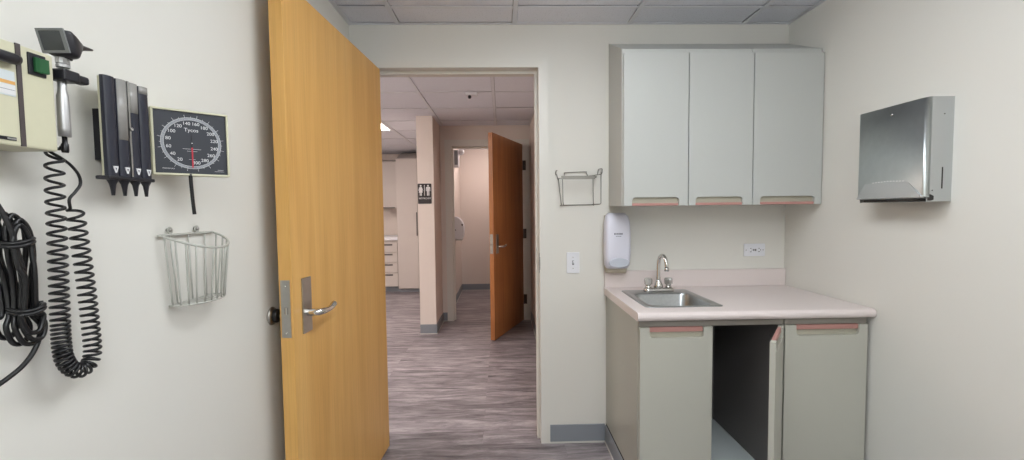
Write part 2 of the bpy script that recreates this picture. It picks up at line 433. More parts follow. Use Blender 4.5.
# ---------------------------------------------------------------- doors
def make_door(name, A, B, leaf_len, thick, z0, z1, wood, label, lever_z, hinge_z, side, plate=(.045, .19), stop=None):
    """A hinge corner of the visible face, B its free corner (plan points); the leaf's body lies on the far side of that face"""
    A = Vector((A[0], A[1], 0)); B = Vector((B[0], B[1], 0)); d = (B - A).normalized(); n = Vector((-d.y, d.x, 0)) * side
    t = thing(name, A, label, 'door', kind='structure')
    F = Matrix(((d.x, n.x, 0, A.x), (d.y, n.y, 0, A.y), (0, 0, 1, 0), (0, 0, 0, 1)))   # local: s along the leaf, off out of the face, z
    def bb(m): q = mb(*m); q.T = F; return q
    obj('door_leaf', bb([wood]).box(0, leaf_len, -thick, 0, z0, z1, .0015), t)
    pz0, pz1 = lever_z - plate[1] * .36, lever_z + plate[1] * .64
    sp = leaf_len - .09
    for sgn, off in ((1, 0.0), (-1, -thick)):
        e = obj('escutcheon_plate', bb(['steel']).box(sp - .031, sp + .031, min(off, off + sgn * .006), max(off, off + sgn * .006), pz0, pz1, .0015), t)
        e['label'] = 'satin steel escutcheon plate'
        q = bb(['chrome'])
        h = .052
        if sgn > 0:
            P = [(sp, off, lever_z), (sp, off + .02, lever_z), (sp - .001, off + .038, lever_z), (sp - .012, off + .048, lever_z), (sp - .04, off + h, lever_z - .001), (sp - .062, off + h, lever_z - .001),
                 (sp - .076, off + h + .001, lever_z + .001), (sp - .088, off + h + .003, lever_z + .006), (sp - .100, off + h + .005, lever_z + .013)]
            rr = [.013, .0125, .012, .0115, .0105, .010, .010, .0105, .0095]
        else:
            P = [(sp, off, lever_z), (sp, off - .012, lever_z), (sp - .012, off - .022, lever_z), (sp - .05, off - .024, lever_z), (sp - .1, off - .022, lever_z)]
            rr = [.010, .010, .009, .008, .007]
        path = smooth_path(P, 5); k = len(path)
        rad = [rr[min(int(i / (k - 1) * (len(rr) - 1)), len(rr) - 1)] for i in range(k)]
        q.tube(path, rad, 12)
        l = obj('lever_handle', q, t); l['label'] = 'chrome lever handle'
    pl = obj('latch_plate', bb(['steel']).box(leaf_len - .001, leaf_len + .0016, -thick + .006, -.007, lever_z - .065, lever_z + .125, .0006), t)
    pl['label'] = 'satin steel latch plate in the door edge'
    for dz in (.105, -.05): obj('screw', bb(['chrome']).lathe([(.0035, .0016), (.0035, .0024), (0, .0026)], (leaf_len, -thick / 2, lever_z + dz), (1, 0, 0), 10), pl)
    obj('latch_bolt', bb(['chrome']).prism([(leaf_len, -thick / 2 - .008), (leaf_len + .011, -thick / 2 + .004), (leaf_len + .011, -thick / 2 + .008), (leaf_len, -thick / 2 + .008)], 'z', lever_z + .014, lever_z + .036), pl)
    for hz in hinge_z:
        q = bb(['hinge_dark']); q.tube([(-.006, -thick - .004, hz - .05), (-.006, -thick - .004, hz + .05)], .006, 10)
        q.box(-.0015, .0, -thick, -.004, hz - .05, hz + .05)
        obj('hinge', q, t)
    return t, F
d1, F1 = make_door('door_1', (-2.178, -.014), (-2.238, -.979), .966, .044, .012, 2.032, 'wood', 'honey maple veneer door swung open against the side wall of the exam room', .944, (.25, 1.05, 1.82), 1)
d2, F2 = make_door('door_2', (-1.300, 2.832), (-1.628, 1.985), .908, .044, .012, 2.035, 'wood_dim', 'orange veneer restroom door, colour darkened for shade, standing ajar at the end of the corridor', .93, (.25, 1.015, 1.80), 1)
# frame-side hinge leaves of the restroom door
for hz in (.25, 1.015, 1.80):
    obj('hinge_leaf', mb('hinge_dark').box(-1.299, -1.262, 2.848, 2.859, hz - .055, hz + .055), d2)

ds = thing('door_stop', (-W, -.918, .94), 'round dark rubber wall bumper behind the open maple door', 'door stop')
obj('flange', mb('steel').lathe([(.0, 0), (.031, 0), (.031, .004), (.027, .009), (.018, .012), (0, .012)], (-W, -.918, .94), (1, 0, 0), 28), ds)
obj('bumper', mb('black_soft').lathe([(.022, .009), (.023, .02), (.020, .026), (.012, .028), (0, .028)], (-W, -.918, .94), (1, 0, 0), 24), ds)
obj('stem', mb('steel').lathe([(.0065, .026), (.0065, .046), (.005, .047), (0, .047)], (-W, -.918, .938), (1, 0, 0), 14), ds)

# ---------------------------------------------------------------- upper cabinets
def pull_door(parent, x0, x1, z0, z1, yf, th, notch, at_top, body, T=None, pink_h=.013):
    """flat door with a rounded pull notch cut in its lower or upper edge"""
    nx0, nx1, nh = notch; r = .016
    arc = lambda cx, cz, a0, a1: [(cx + r * math.cos(math.radians(a0 + (a1 - a0) * k / 5)), cz + r * math.sin(math.radians(a0 + (a1 - a0) * k / 5))) for k in range(6)]
    if at_top:
        zn = z1 - nh
        poly = [(x0, z0), (x1, z0), (x1, z1), (nx1, z1)] + arc(nx1 - r, zn + r, 0, -90) + arc(nx0 + r, zn + r, 270, 180) + [(nx0, z1), (x0, z1)]
    else:
        zn = z0 + nh
        poly = [(x0, z0), (nx0, z0)] + arc(nx0 + r, zn - r, 180, 90) + arc(nx1 - r, zn - r, 90, 0) + [(nx1, z0), (x1, z0), (x1, z1), (x0, z1)]
    q = mb(body); q.T = T
    q.prism(poly, 'y', yf, yf + th, .0015)
    d = obj('cabinet_door', q, parent)
    q = mb('pink'); q.T = T
    if at_top: q.box(nx0 + .0005, nx1 - .0005, yf + .006, yf + th - .0005, z1 - pink_h, z1 - .0005, .002)
    else: q.box(nx0 + .0005, nx1 - .0005, yf + .004, yf + th - .0005, z0 + .0005, z0 + pink_h, .002)
    p = obj('pull_bar', q, d); p['label'] = 'dusty pink pull bar'
    q = mb('cove'); q.T = T
    if at_top: q.box(nx0 + .0005, nx1 - .0005, yf + th - .005, yf + th - .0006, z1 - nh + .0005, z1 - pink_h - .0005)
    else: q.box(nx0 + .0005, nx1 - .0005, yf + th - .005, yf + th - .0006, z0 + pink_h + .0005, z0 + nh - .0005)
    obj('pull_recess', q, d)
    return d
def wall_cabinet(x0, x1, doors, label):
    t = thing('wall_cabinet', ((x0 + x1) / 2, 0, 1.303), label, 'cabinet')
    q = mb('cab').prism([(-.001, 1.303), (-.268, 1.303), (-.268, 2.046), (-.001, 2.163)], 'x', x0, x1, .001)
    obj('carcass', q, t)
    for a, b_, n0, n1 in doors: pull_door(t, a, b_, 1.302, 2.023, -.288, .019, (n0, n1, .040), False, 'cab')
    return t
wc = wall_cabinet(-.968, -.3425, [(-.966, -.656, -.925, -.699), (-.652, -.3435, -.618, -.389)], 'pale grey two-door wall cabinet with pink pulls above the sink')
obj('side_panel', mb('cab').prism([(-.001, 1.303), (-.268, 1.303), (-.268, 2.048), (-.001, 2.165)], 'x', -.9705, -.9682), wc)
wall_cabinet(-.341, -.003, [(-.3395, -.004, -.304, -.037)], 'pale grey single-door wall cabinet in the corner above the power outlet')

# ---------------------------------------------------------------- base cabinets, counter, sink
YD = -.61                                    # face of the closed lower doors
t = thing('base_cabinet', (-.68, -.3, 0), 'sage grey two-door base cabinet under the sink with one door ajar', 'cabinet')
obj('side_panel', mb('cab_side').box(-.986, -.968, -.588, -.002, .105, .824), t)
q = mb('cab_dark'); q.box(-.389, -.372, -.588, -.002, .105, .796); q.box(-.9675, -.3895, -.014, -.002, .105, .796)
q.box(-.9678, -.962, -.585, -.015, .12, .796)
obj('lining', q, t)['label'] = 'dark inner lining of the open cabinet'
obj('bottom_panel', mb('cab_floor').box(-.9615, -.3895, -.588, -.0145, .105, .12), t)['label'] = 'pale blue grey cabinet bottom'
obj('top_rail', mb('cab_rail').box(-.984, -.372, -.600, -.575, .797, .8245), t)
obj('toe_kick', mb('base_grey').box(-.986, -.372, -.545, -.53, 0, .104), t)
q = mb('base_grey', 'dark_gap', 'caulk'); q.m('base_grey').box(-.9935, -.9865, -.545, -.0095, .008, .0965, .0015); q.m('dark_gap').box(-.986, -.97, -.56, -.002, .090, .1045)
q.m('caulk').box(-.996, -.9865, -.548, -.0095, 0, .008)
obj('side_base', q, t)['label'] = 'grey vinyl base strip along the cabinet side'
pull_door(t, -.983, -.6765, .112, .795, YD, .02, (-.942, -.715, .045), True, 'cab_lower', pink_h=.021)
# open door of the pair, hinged beside the single unit and swung forward
wd = .303; ang = math.radians(53.5)
hx_, hy_ = -.3765, YD
T = Matrix.Translation((hx_, hy_, 0)) @ Matrix.Rotation(ang, 4, 'Z')
pull_door(t, -wd, 0, .112, .795, 0, .02, (-wd + .036, -.036, .045), True, 'cab_lower', T, pink_h=.021)
t = thing('base_cabinet', (-.19, -.3, 0), 'sage grey single-door base cabinet against the side wall', 'cabinet')
obj('carcass', mb('cab_lower').box(-.3705, -.016, -.588, -.002, .105, .796), t)
obj('top_rail', mb('cab_rail').box(-.3705, -.016, -.600, -.575, .797, .8245).box(-.3705, -.355, -.6045, -.600, .797, .8245), t)
obj('toe_kick', mb('base_grey').box(-.3705, -.016, -.545, -.53, 0, .104), t)
pull_door(t, -.3695, -.017, .112, .795, YD, .02, (-.322, -.054, .045), True, 'cab_lower', pink_h=.021)

t = thing('countertop', (-.5, -.32, .825), 'pinkish beige laminate countertop with backsplash over the base cabinets', 'countertop')
q = mb('counter')
yf, yb = -.636, -.001
nose = []
for k in range(9):
    a = math.radians(90 + 180 * k / 8); nose.append((yf + .0185 + .0185 * math.cos(a), .8435 + .0185 * math.sin(a)))
q.prism(nose + [(-.522, .825), (-.522, .862)], 'x', -.998, -.003)
q.box(-.998, -.915, -.522, yb, .825, .862); q.box(-.612, -.003, -.522, yb, .825, .862); q.box(-.915, -.612, -.205, yb, .825, .862)
bmesh.ops.remove_doubles(q.bm, verts=q.bm.verts[:], dist=.0001)
obj('worktop', q, t)
obj('backsplash', mb('counter').box(-.998, -.003, -.020, -.001, .8622, .954, .002), t)

sx0, sx1, sy0, sy1 = -.935, -.592, -.535, -.113
t = thing('sink', ((sx0 + sx1) / 2, (sy0 + sy1) / 2, .862), 'drop-in stainless steel sink set in the beige countertop', 'sink')
ox0, ox1, oy0, oy1 = -.905, -.622, -.512, -.212
L3 = lambda pts, z: [(x, y, z) for x, y in pts]
def rr4(i, r, z): return L3(rrect(ox0 + i, ox1 - i, oy0 + i, oy1 - i, r), z)
q = mb('sink_steel')
q.loft([L3(rrect(sx0, sx1, sy0, sy1, .022), .8621), L3(rrect(sx0, sx1, sy0, sy1, .022), .8645), L3(rrect(sx0 + .004, sx1 - .004, sy0 + .004, sy1 - .004, .02), .8662),
        L3(rrect(sx0 + .012, sx1 - .012, sy0 + .012, sy1 - .012, .018), .8655), rr4(-.004, .05, .8652), rr4(.001, .045, .8635), rr4(.004, .042, .858), rr4(.010, .042, .76), rr4(.022, .04, .728), rr4(.045, .035, .718), rr4(.10, .02, .715)], cap0=False)
obj('bowl', q, t)
obj('drain', mb('chrome', 'outlet_dark').m('chrome').lathe([(.042, .0), (.042, .003), (.034, .004), (.030, .0015), (0, .0015)], (-.763, -.36, .7155), sides=28).m('outlet_dark').lathe([(.012, .0016), (.012, .003), (0, .003)], (-.763, -.36, .7155)), t)

t = thing('faucet', (-.751, -.155, .866), 'chrome gooseneck faucet with two clear knobs on the sink deck', 'faucet')
obj('base_plate', mb('chrome').loft([L3(rrect(-.828, -.674, -.183, -.130, .022), .8655), L3(rrect(-.828, -.674, -.183, -.130, .022), .876), L3(rrect(-.822, -.680, -.178, -.135, .018), .884), L3(rrect(-.815, -.687, -.172, -.141, .014), .886)]), t)
P = [(-.751, -.155, .884), (-.751, -.155, .93), (-.751, -.155, 1.0)]
for k in range(1, 10):
    a = math.radians(180 - 20 * k); P.append((-.751 + .001 * k, -.155 - .045 - .045 * math.cos(a), 1.008 + .045 * math.sin(a)))
P.append((-.741, -.246, .992))
n_ = len(P)
sp_ = mb('chrome').tube(P, [.0105] * 2 + [.0095] * (n_ - 2), 14)
sp_.lathe([(.024, 0), (.022, .012), (.014, .034), (.0115, .042)], (-.751, -.155, .884), sides=24)
s_ = obj('spout', sp_, t)
obj('aerator', mb('chrome').lathe([(.0118, 0), (.0118, .012), (.0095, .016)], (-.741, -.2465, .980), sides=20), s_)
for hx0 in (-.803, -.699):
    h = obj('knob', mb('acrylic').lathe([(.013, .012), (.0205, .017), (.0215, .038), (.018, .047), (0, .048)], (hx0, -.155, .886), sides=10, smooth=False), t); h['label'] = 'clear acrylic knob'
    obj('knob_stem', mb('chrome').lathe([(.016, 0), (.015, .005), (.009, .013)], (hx0, -.155, .886), sides=20), h)

# ---------------------------------------------------------------- soap dispenser
t = thing('soap_dispenser', (-.943, 0, .97), 'white soap dispenser on the wall under the two-door wall cabinet', 'soap dispenser')
obj('wall_bracket', mb('soap_base').loft([L3(rrect(-.994, -.890, -.062, -.001, .012), .948), L3(rrect(-.998, -.886, -.070, -.001, .014), .972), L3(rrect(-.998, -.888, -.05, -.001, .014), 1.0), L3(rrect(-.998, -.888, -.034, -.001, .01), 1.255)]), t)
def soap(i, d, z): return [(x, y, z) for x, y in rrect(-1.011 + i, -.875 - i, -d, -.032, .022, 6)]
q = mb('soap_white')
q.loft([soap(.014, .086, .975), soap(.004, .098, .992), soap(.0, .104, 1.05), soap(.0, .104, 1.15), soap(.002, .100, 1.215), soap(.008, .088, 1.25), soap(.018, .07, 1.264), soap(.03, .055, 1.268)])
obj('cover', q, t)
q = mb('soap_window'); pts = []
for k in range(24):
    a = 2 * PI * k / 24; z = 1.008 + (.024 if math.sin(a) > 0 else .026) * math.sin(a); pts.append((-.941 + .053 * math.cos(a), z))
q.prism(pts, 'y', -.106, -.09, .002)
obj('push_panel', q, t)['label'] = 'pale grey push panel'
q = mb('grey_print')
for k, wv in enumerate((.006, .004, .0055, .005, .006, .0045)): q.box(-.966 + k * .0078, -.966 + k * .0078 + wv, -.1048, -.1038, 1.155, 1.163)
for k in range(5): q.box(-.957 + k * .0058, -.957 + k * .0058 + .004, -.1048, -.1038, 1.145, 1.148)
obj('printed_name', q, t)

# ---------------------------------------------------------------- wire glove box rack
t = thing('wire_rack', (-1.13, 0, 1.305), 'nickel wire glove box rack on the wall beside the wall cabinet', 'rack')
q = mb('wire_steel'); r = .0022
def wire(pts, n=4, rad=r): q.tube(smooth_path(pts, n) if n > 1 else pts, rad, 8)
wire([(-1.243, -.004, 1.455), (-1.236, -.006, 1.38), (-1.228, -.012, 1.312), (-1.226, -.075, 1.312), (-1.229, -.078, 1.33), (-1.231, -.078, 1.46)], 1)
wire([(-1.013, -.004, 1.49), (-1.014, -.005, 1.32), (-1.02, -.006, 1.316), (-1.06, -.006, 1.315), (-1.236, -.006, 1.311)], 1)
wire([(-1.068, -.006, 1.315), (-1.068, -.075, 1.309), (-1.070, -.078, 1.33), (-1.072, -.078, 1.466)], 1)
wire([(-1.228, -.076, 1.3115), (-1.068, -.076, 1.3115)], 1)
wire([(-1.246, -.004, 1.45), (-1.252, -.006, 1.474), (-1.258, -.008, 1.476), (-1.2585, -.012, 1.486), (-1.256, -.014, 1.495), (-1.250, -.012, 1.498)], 4)
wire([(-1.215, -.006, 1.458), (-1.209, -.006, 1.482), (-1.205, -.006, 1.486), (-1.10, -.006, 1.490), (-1.095, -.006, 1.486), (-1.086, -.006, 1.470), (-1.078, -.006, 1.468), (-1.04, -.006, 1.472), (-1.032, -.006, 1.474)], 3)
wire([(-1.032, -.006, 1.474), (-1.029, -.01, 1.50), (-1.022, -.012, 1.504), (-1.010, -.012, 1.505), (-1.008, -.008, 1.498), (-1.009, -.006, 1.48), (-1.028, -.006, 1.474)], 4)
obj('wire_frame', q, t)
q = mb('wire_steel')
q.tube([(-1.246, -.006, 1.455), (-1.240, -.078, 1.452)], .002, 8)
q.box(-1.238, -1.062, -.0835, -.0800, 1.446, 1.464, .001); q.tube([(-1.068, -.079, 1.455), (-1.055, -.074, 1.457), (-1.050, -.04, 1.46), (-1.05, -.004, 1.46)], .0045, 10)
obj('retaining_bar', q, t)['label'] = 'flat metal retaining bar'

# ---------------------------------------------------------------- light switch, power outlet
t = thing('light_switch', (-1.1665, 0, .943), 'white toggle light switch plate beside the door frame', 'light switch')
obj('cover_plate', mb('white_plastic').box(-1.2015, -1.1315, -.006, 0, .943, 1.057, .002), t)
obj('toggle', mb('white_plastic', 'grey_print').m('grey_print').box(-1.1715, -1.1615, -.0066, -.004, .988, 1.012).m('white_plastic').prism([(-.006, .992), (-.006, 1.002), (-.016, 1.010), (-.0175, 1.004)], 'x', -1.170, -1.163), t)
for zz in (1.03, .97): obj('screw', mb('steel').lathe([(.003, .006), (.003, .007), (0, .0073)], (-1.1665, 0, zz), (0, -1, 0), 10), t)
t = thing('power_outlet', (-.169, 0, 1.023), 'ivory power outlet mounted sideways above the backsplash', 'power outlet')
obj('cover_plate', mb('white_plastic').box(-.228, -.112, -.006, 0, 1.022, 1.091, .002), t)
q = mb('white_plastic', 'outlet_dark'); q.m('white_plastic').box(-.204, -.136, -.0085, -.005, 1.039, 1.074, .001); q.m('outlet_dark')
for x in (-.195, -.150): q.box(x - .001, x + .007, -.0092, -.008, 1.0455, 1.0485); q.box(x, x + .006, -.0092, -.008, 1.0635, 1.0665)
q.box(-.178, -.1725, -.0095, -.008, 1.051, 1.062); q.box(-.168, -.1625, -.0095, -.008, 1.051, 1.062); q.box(-.187, -.183, -.0092, -.008, 1.0545, 1.0585); q.box(-.1405, -.137, -.0092, -.008, 1.054, 1.059)
obj('receptacle', q, t)
for xx in (-.217, -.123): obj('screw', mb('steel').lathe([(.003, .006), (.003, .0072), (0, .0075)], (xx, 0, 1.0565), (0, -1, 0), 10), t)

# ---------------------------------------------------------------- paper towel dispenser
t = thing('paper_towel_dispenser', (-.046, -.78, 1.303), 'stainless steel paper towel dispenser on the side wall facing the counter', 'dispenser')
y0, y1, z0, z1 = -.930, -.632, 1.303, 1.661
q = mb('towel_side')
q.box(-.003, .001, y0, y1, z0, z1)
q.box(-.086, -.003, y0, y0 + .0025, z0, z1); q.box(-.086, -.003, y1 - .0025, y1, z0, z1); q.box(-.086, -.003, y0 + .0025, y1 - .0025, z1 - .0025, z1)
obj('housing', q, t)
obj('sight_slot', mb('outlet_dark').box(-.0365, -.0320, y0 - .0006, y0 + .001, 1.347, 1.421), t)
obj('lock_notch', mb('outlet_dark').prism([(-.084, 1.306), (-.084, 1.330), (-.072, 1.327), (-.062, 1.322), (-.062, 1.309), (-.072, 1.306)], 'y', y0 - .0008, y0 + .001), t)
for xx, zz in ((-.034, 1.602), (-.068, 1.341)): obj('screw', mb('outlet_dark').lathe([(.002, 0), (.002, .0012), (0, .0013)], (xx, y0, zz), (0, -1, 0), 10), t)
# front cover: sheet with rolled vertical edges; its lower part kicks inward around a towel tongue
def cover(x, ya, yb, za, zb):
    e = .010; pts = []
    for k in range(5):
        a = math.radians(90 * k / 4); pts.append((x + e - e * math.sin(a) - 0, ya + e - e * math.cos(a)))
    for k in range(5):
        a = math.radians(90 - 90 * k / 4); pts.append((x + e - e * math.sin(a), yb - e + e * math.cos(a)))
    return pts
c_out = cover(-.098, y0 - .001, y1 + .001, 0, 0)
q = mb('towel_steel')
fl = lambda z, dx: [(x + dx, y, z) for x, y in c_out] + [(-.078 + dx * .3, y1 + .001, z), (-.078 + dx * .3, y0 - .001, z)]
q.loft([fl(1.318, 0.0), fl(1.322, 0), fl(1.659, 0)])
obj('front_cover', q, t)
q = mb('towel_side')
# sloping trapezoid tongue standing proud of the cover's foot
v = [(-.0985, -.672, 1.376), (-.0985, -.866, 1.376), (-.1055, -.926, 1.322), (-.1055, -.642, 1.322), (-.0985, -.640, 1.322), (-.0985, -.927, 1.322)]
def fn():
    V = [q.bm.verts.new(p) for p in v]
    q.bm.faces.new([V[0], V[1], V[2], V[3]]); q.bm.faces.new([V[0], V[3], V[4]]); q.bm.faces.new([V[1], V[5], V[2]]); q.bm.faces.new([V[3], V[2], V[5], V[4]]); q.bm.faces.new([V[0], V[4], V[5], V[1]])
q._new(fn)
q.box(-.106, -.094, -.928, -.640, 1.3160, 1.3222, .001)
obj('towel_chute', q, t)['label'] = 'sloping stainless chute lip at the foot of the cover'
obj('towel_opening', mb('outlet_dark').box(-.092, -.03, -.905, -.660, 1.304, 1.3125), t)
q = mb('white_mark')
for k in range(11): q.box(-.0990, -.0979, -.852 + k * .0135, -.852 + k * .0135 + .008, 1.3800 - abs(k - 5) * .0006, 1.3835 - abs(k - 5) * .0006)
obj('embossed_lettering', q, t)
obj('top_lock', mb('chrome').lathe([(.005, 0), (.005, .002), (0, .0024)], (-.098, -.790, 1.626), (-1, 0, 0), 14), t)

# ---------------------------------------------------------------- wall transformer (diagnostic set base)
XW = -W
t = thing('diagnostic_transformer', (XW, -1.83, 1.388), 'ivory wall mounted power box with a green rocker switch at the photo edge', 'medical device')
obj('housing', mb('beige').box(XW, -2.266, -1.935, -1.724, 1.394, 1.546, .003), t)
obj('seam_strip', mb('groove').box(-2.2665, -2.2645, -1.7825, -1.7755, 1.395, 1.546), t)
sw = obj('switch_bezel', mb('black').box(-2.2665, -2.2635, -1.7655, -1.7385, 1.506, 1.539, .0008), t)
obj('rocker_switch', mb('green').prism([(-2.2636, -1.759), (-2.2636, -1.7405), (-2.256, -1.7405), (-2.259, -1.752), (-2.259, -1.759)], 'z', 1.511, 1.533, .001), sw)['label'] = 'green rocker switch'
obj('knob', mb('black').lathe([(.0, 0), (.0075, 0), (.008, .01), (.008, .1), (.007, .106), (0, .107)], (-2.2575, -1.893, 1.5190), (0, 1, 0), 20), t)['label'] = 'black horizontal cradle tube'
lb = obj('label_plate', mb('label').box(-2.2665, -2.2652, -1.86, -1.786, 1.466, 1.502), t)
q = mb('orange', 'grey_mark'); q.m('orange').box(-2.2654, -2.2648, -1.86, -1.786, 1.483, 1.488); q.m('white_mark').box(-2.2654, -2.2648, -1.86, -1.786, 1.468, 1.482)
q.m('grey_mark').box(-2.2649, -2.2646, -1.86, -1.787, 1.4745, 1.4752)
obj('label_print', q, lb)
q = mb('black', 'smoke'); q.m('black').box(-2.2665, -2.2650, -1.86, -1.789, 1.4015, 1.4065); q.m('smoke').box(-2.2652, -2.2647, -1.802, -1.7895, 1.4028, 1.4052)
obj('rating_plate', q, t)
q = mb('black'); q.box(-2.310, -2.285, -1.7245, -1.700, 1.514, 1.532, .002); q.box(-2.2945, -2.266, -1.7065, -1.6755, 1.514, 1.5325, .003)
q.box(-2.289, -2.271, -1.679, -1.6515, 1.5175, 1.5315, .004)
for zz in (1.43, 1.405): obj('side_button', mb('black').lathe([(.006, -.001), (.006, .010), (0, .0105)], (-2.29, -1.7240, zz), (0, 1, 0), 10), t)
obj('handle_cradle', q, t)['label'] = 'black handle cradle'

t = thing('otoscope', (-2.281, -1.693, 1.417), 'black otoscope head on a chrome handle hanging beside the ivory power box', 'medical instrument')
obj('handle', mb('satin').lathe([(.0045, 1.4165), (.0083, 1.4165), (.0086, 1.43), (.0080, 1.483), (.0068, 1.488), (.0058, 1.495), (.0056, 1.516)], (-2.2805, -1.6925, 0), sides=24), t)
q = mb('satin').lathe([(.0082, 1.5300), (.0092, 1.5305), (.0092, 1.535), (.0084, 1.536), (.0092, 1.537), (.0094, 1.546), (.008, 1.547)], (-2.2785, -1.6905, 0), sides=12, smooth=False)
obj('collar', q, t)['label'] = 'ribbed chrome collar'
q = mb('black')
def hl(y, x0, x1, za, zb, rr, sh): return [(x + .003, y + .004 - sh * (z - 1.570) / .030, z - .005) for x, z in rrect(x0, x1, za, zb, rr, 4)]
q.loft([hl(-1.7185, -2.2915, -2.2520, 1.5545, 1.5865, .003, .009), hl(-1.703, -2.292, -2.251, 1.5505, 1.5905, .006, .007), hl(-1.692, -2.291, -2.254, 1.5505, 1.5890, .010, .004), hl(-1.680, -2.288, -2.260, 1.5590, 1.5870, .0125, .002), hl(-1.674, -2.283, -2.264, 1.5670, 1.5850, .0085, 0)])
q.lathe([(.0085, 1.5445), (.0085, 1.549), (.012, 1.556)], (-2.275, -1.688, 0), sides=18)
obj('head', q, t)
q = mb('lens_frame', 'lens'); S_ = Matrix.Identity(4); S_[1][2] = -.30; S_[1][3] = .30 * 1.570 + .0045; S_[0][3] = .003; S_[2][3] = -.005; q.T = S_
q.m('lens_frame').box(-2.2935, -2.2505, -1.7215, -1.7185, 1.5845, 1.5880); q.box(-2.2935, -2.2505, -1.7215, -1.7185, 1.5530, 1.5565); q.box(-2.2935, -2.2900, -1.7215, -1.7185, 1.5565, 1.5845); q.box(-2.2560, -2.2505, -1.7215, -1.7185, 1.5565, 1.5845)
q.m('lens').box(-2.2900, -2.2560, -1.7205, -1.7188, 1.5565, 1.5845)
obj('viewing_lens', q, t)['label'] = 'square viewing lens in a grey frame'
obj('speculum', mb('black').lathe([(.0085, 0), (.0082, .003), (.0055, .005), (.0048, .009), (.0018, .030), (.0012, .031)], (-2.2705, -1.6705, 1.571), (-0.03, 1, .16), 18), t)
# coiled cord: a helix wound round a hanging U, with a straight end running back to the power box
core = smooth_path([(-2.2935, y, z) for y, z in [(-1.6945, 1.4000), (-1.699, 1.3800), (-1.7021, 1.3272), (-1.7031, 1.2607), (-1.705, 1.1939), (-1.7069, 1.1269), (-1.7075, 1.0630), (-1.7003, 1.0330), (-1.6828, 1.0155), (-1.6633, 1.0170), (-1.6511, 1.0370), (-1.6516, 1.0877), (-1.6551, 1.1516), (-1.6604, 1.2147), (-1.6667, 1.2765), (-1.6725, 1.3000)]], 24)
L = [0.0]
for a, b_ in zip(core, core[1:]): L.append(L[-1] + (b_ - a).length)
tot = L[-1]
def at(s):
    import bisect
    i = min(max(bisect.bisect_right(L, s) - 1, 0), len(core) - 2); f = (s - L[i]) / max(L[i + 1] - L[i], 1e-9)
    return core[i].lerp(core[i + 1], f), (core[i + 1] - core[i]).normalized()
pts = [Vector((-2.281, -1.693, 1.418)), Vector((-2.281, -1.693, 1.408))]; s = .004; ph = 0.0; ds_ = .0006
while s < tot - .002:
    p, tg = at(s)
    # looser at the hanging ends, packed at the bottom of the U
    f = s / tot
    pitch = .0225 - .0125 * min(1, f / .42) if f < .42 else (.0072 if f < .54 else .0082 + .0095 * (f - .54) / .46)
    side = Vector((1, 0, 0)); nn = tg.cross(side).normalized(); r_ = .0112 * min(1, s / .012 + .25, (tot - s) / .01 + .2)
    pts.append(p + (side * math.cos(ph) + nn * math.sin(ph)) * r_)
    ph += 2 * PI * ds_ / pitch; s += ds_
pts += smooth_path([pts[-1], (-2.292, -1.6790, 1.3130), (-2.292, -1.6665, 1.3265), (-2.292, -1.6565, 1.3400), (-2.292, -1.6590, 1.3560), (-2.292, -1.6730, 1.3715), (-2.293, -1.6885, 1.3817), (-2.295, -1.70, 1.388), (-2.298, -1.715, 1.398), (-2.30, -1.7235, 1.405)], 6)[1:]
obj('coiled_cord', mb('black_soft').tube(pts, .0025, 7), t)['label'] = 'black coiled cord'
obj('cord_sleeve', mb('black_soft').lathe([(.0045, 1.390), (.0052, 1.394), (.0052, 1.404), (.0036, 1.406), (.0036, 1.4165)], (-2.281, -1.693, 0), sides=14), t)

# bundled power cord hanging below the box
t = thing('cable_bundle', (-2.285, -1.775, 1.09), 'thick black cable looped and tied in a hank under the ivory power box', 'cable')
q = mb('black_soft')
rc = .0036
loops = [(-1.812, -1.782, 1.284, 1.104, -2.300), (-1.804, -1.774, 1.290, 1.092, -2.292), (-1.798, -1.764, 1.287, 1.090, -2.284), (-1.793, -1.762, 1.280, 1.096, -2.276), (-1.798, -1.768, 1.272, 1.108, -2.270)]
for i, (ya, yb_, zt, zb, xx) in enumerate(loops):
    ym = (ya + yb_) / 2; w_ = (yb_ - ya) / 2
    wt = w_ * .75
    pts = []
    for yy, zz in [(ym - wt, zt - .02), (ym, zt), (ym + wt, zt - .018), (ym + wt * 1.05, zt - .055), (ym * .5 - 1.776 * .5 + w_ * .55, 1.19), (ym * .5 - 1.771 * .5 + w_ * .65, 1.14), (ym + .012 + w_, zb + .022), (ym + .012 + w_ * .5, zb), (ym + .010 - w_ * .5, zb + .002), (ym + .008 - w_, zb + .028), (ym * .5 - 1.771 * .5 - w_ * .6, 1.14), (ym * .5 - 1.776 * .5 - w_ * .4, 1.19), (ym - wt * .95, zt - .06)]:
        pts.append((xx + .003 * math.sin(40 * zz + i), yy, zz))
    q.tube(smooth_path(pts, 6, True), rc, 9, closed=True)
obj('cable_loops', q, t)
for z, hw in ((1.243, .021), (1.140, .019)):
    q = mb('black_soft')
    ring = [(-2.284 + .023 * math.cos(a), (-1.783 if z > 1.2 else -1.772) + hw * math.sin(a), z + .003 * math.sin(2 * a)) for a in [2 * PI * k / 24 for k in range(24)]]
    q.tube(ring, .0030, 8, closed=True); q.tube([(x, y, z_ + .005) for x, y, z_ in ring], .0028, 8, closed=True)
    obj('tie', q, t)
obj('cable_tail', mb('black_soft').tube(smooth_path([(-2.280, -1.752, 1.1516), (-2.280, -1.7535, 1.1126), (-2.280, -1.7606, 1.0865), (-2.28, -1.777, 1.065), (-2.283, -1.7981, 1.0494), (-2.29, -1.83, 1.034), (-2.30, -1.88, 1.02)], 7), rc, 9), t)
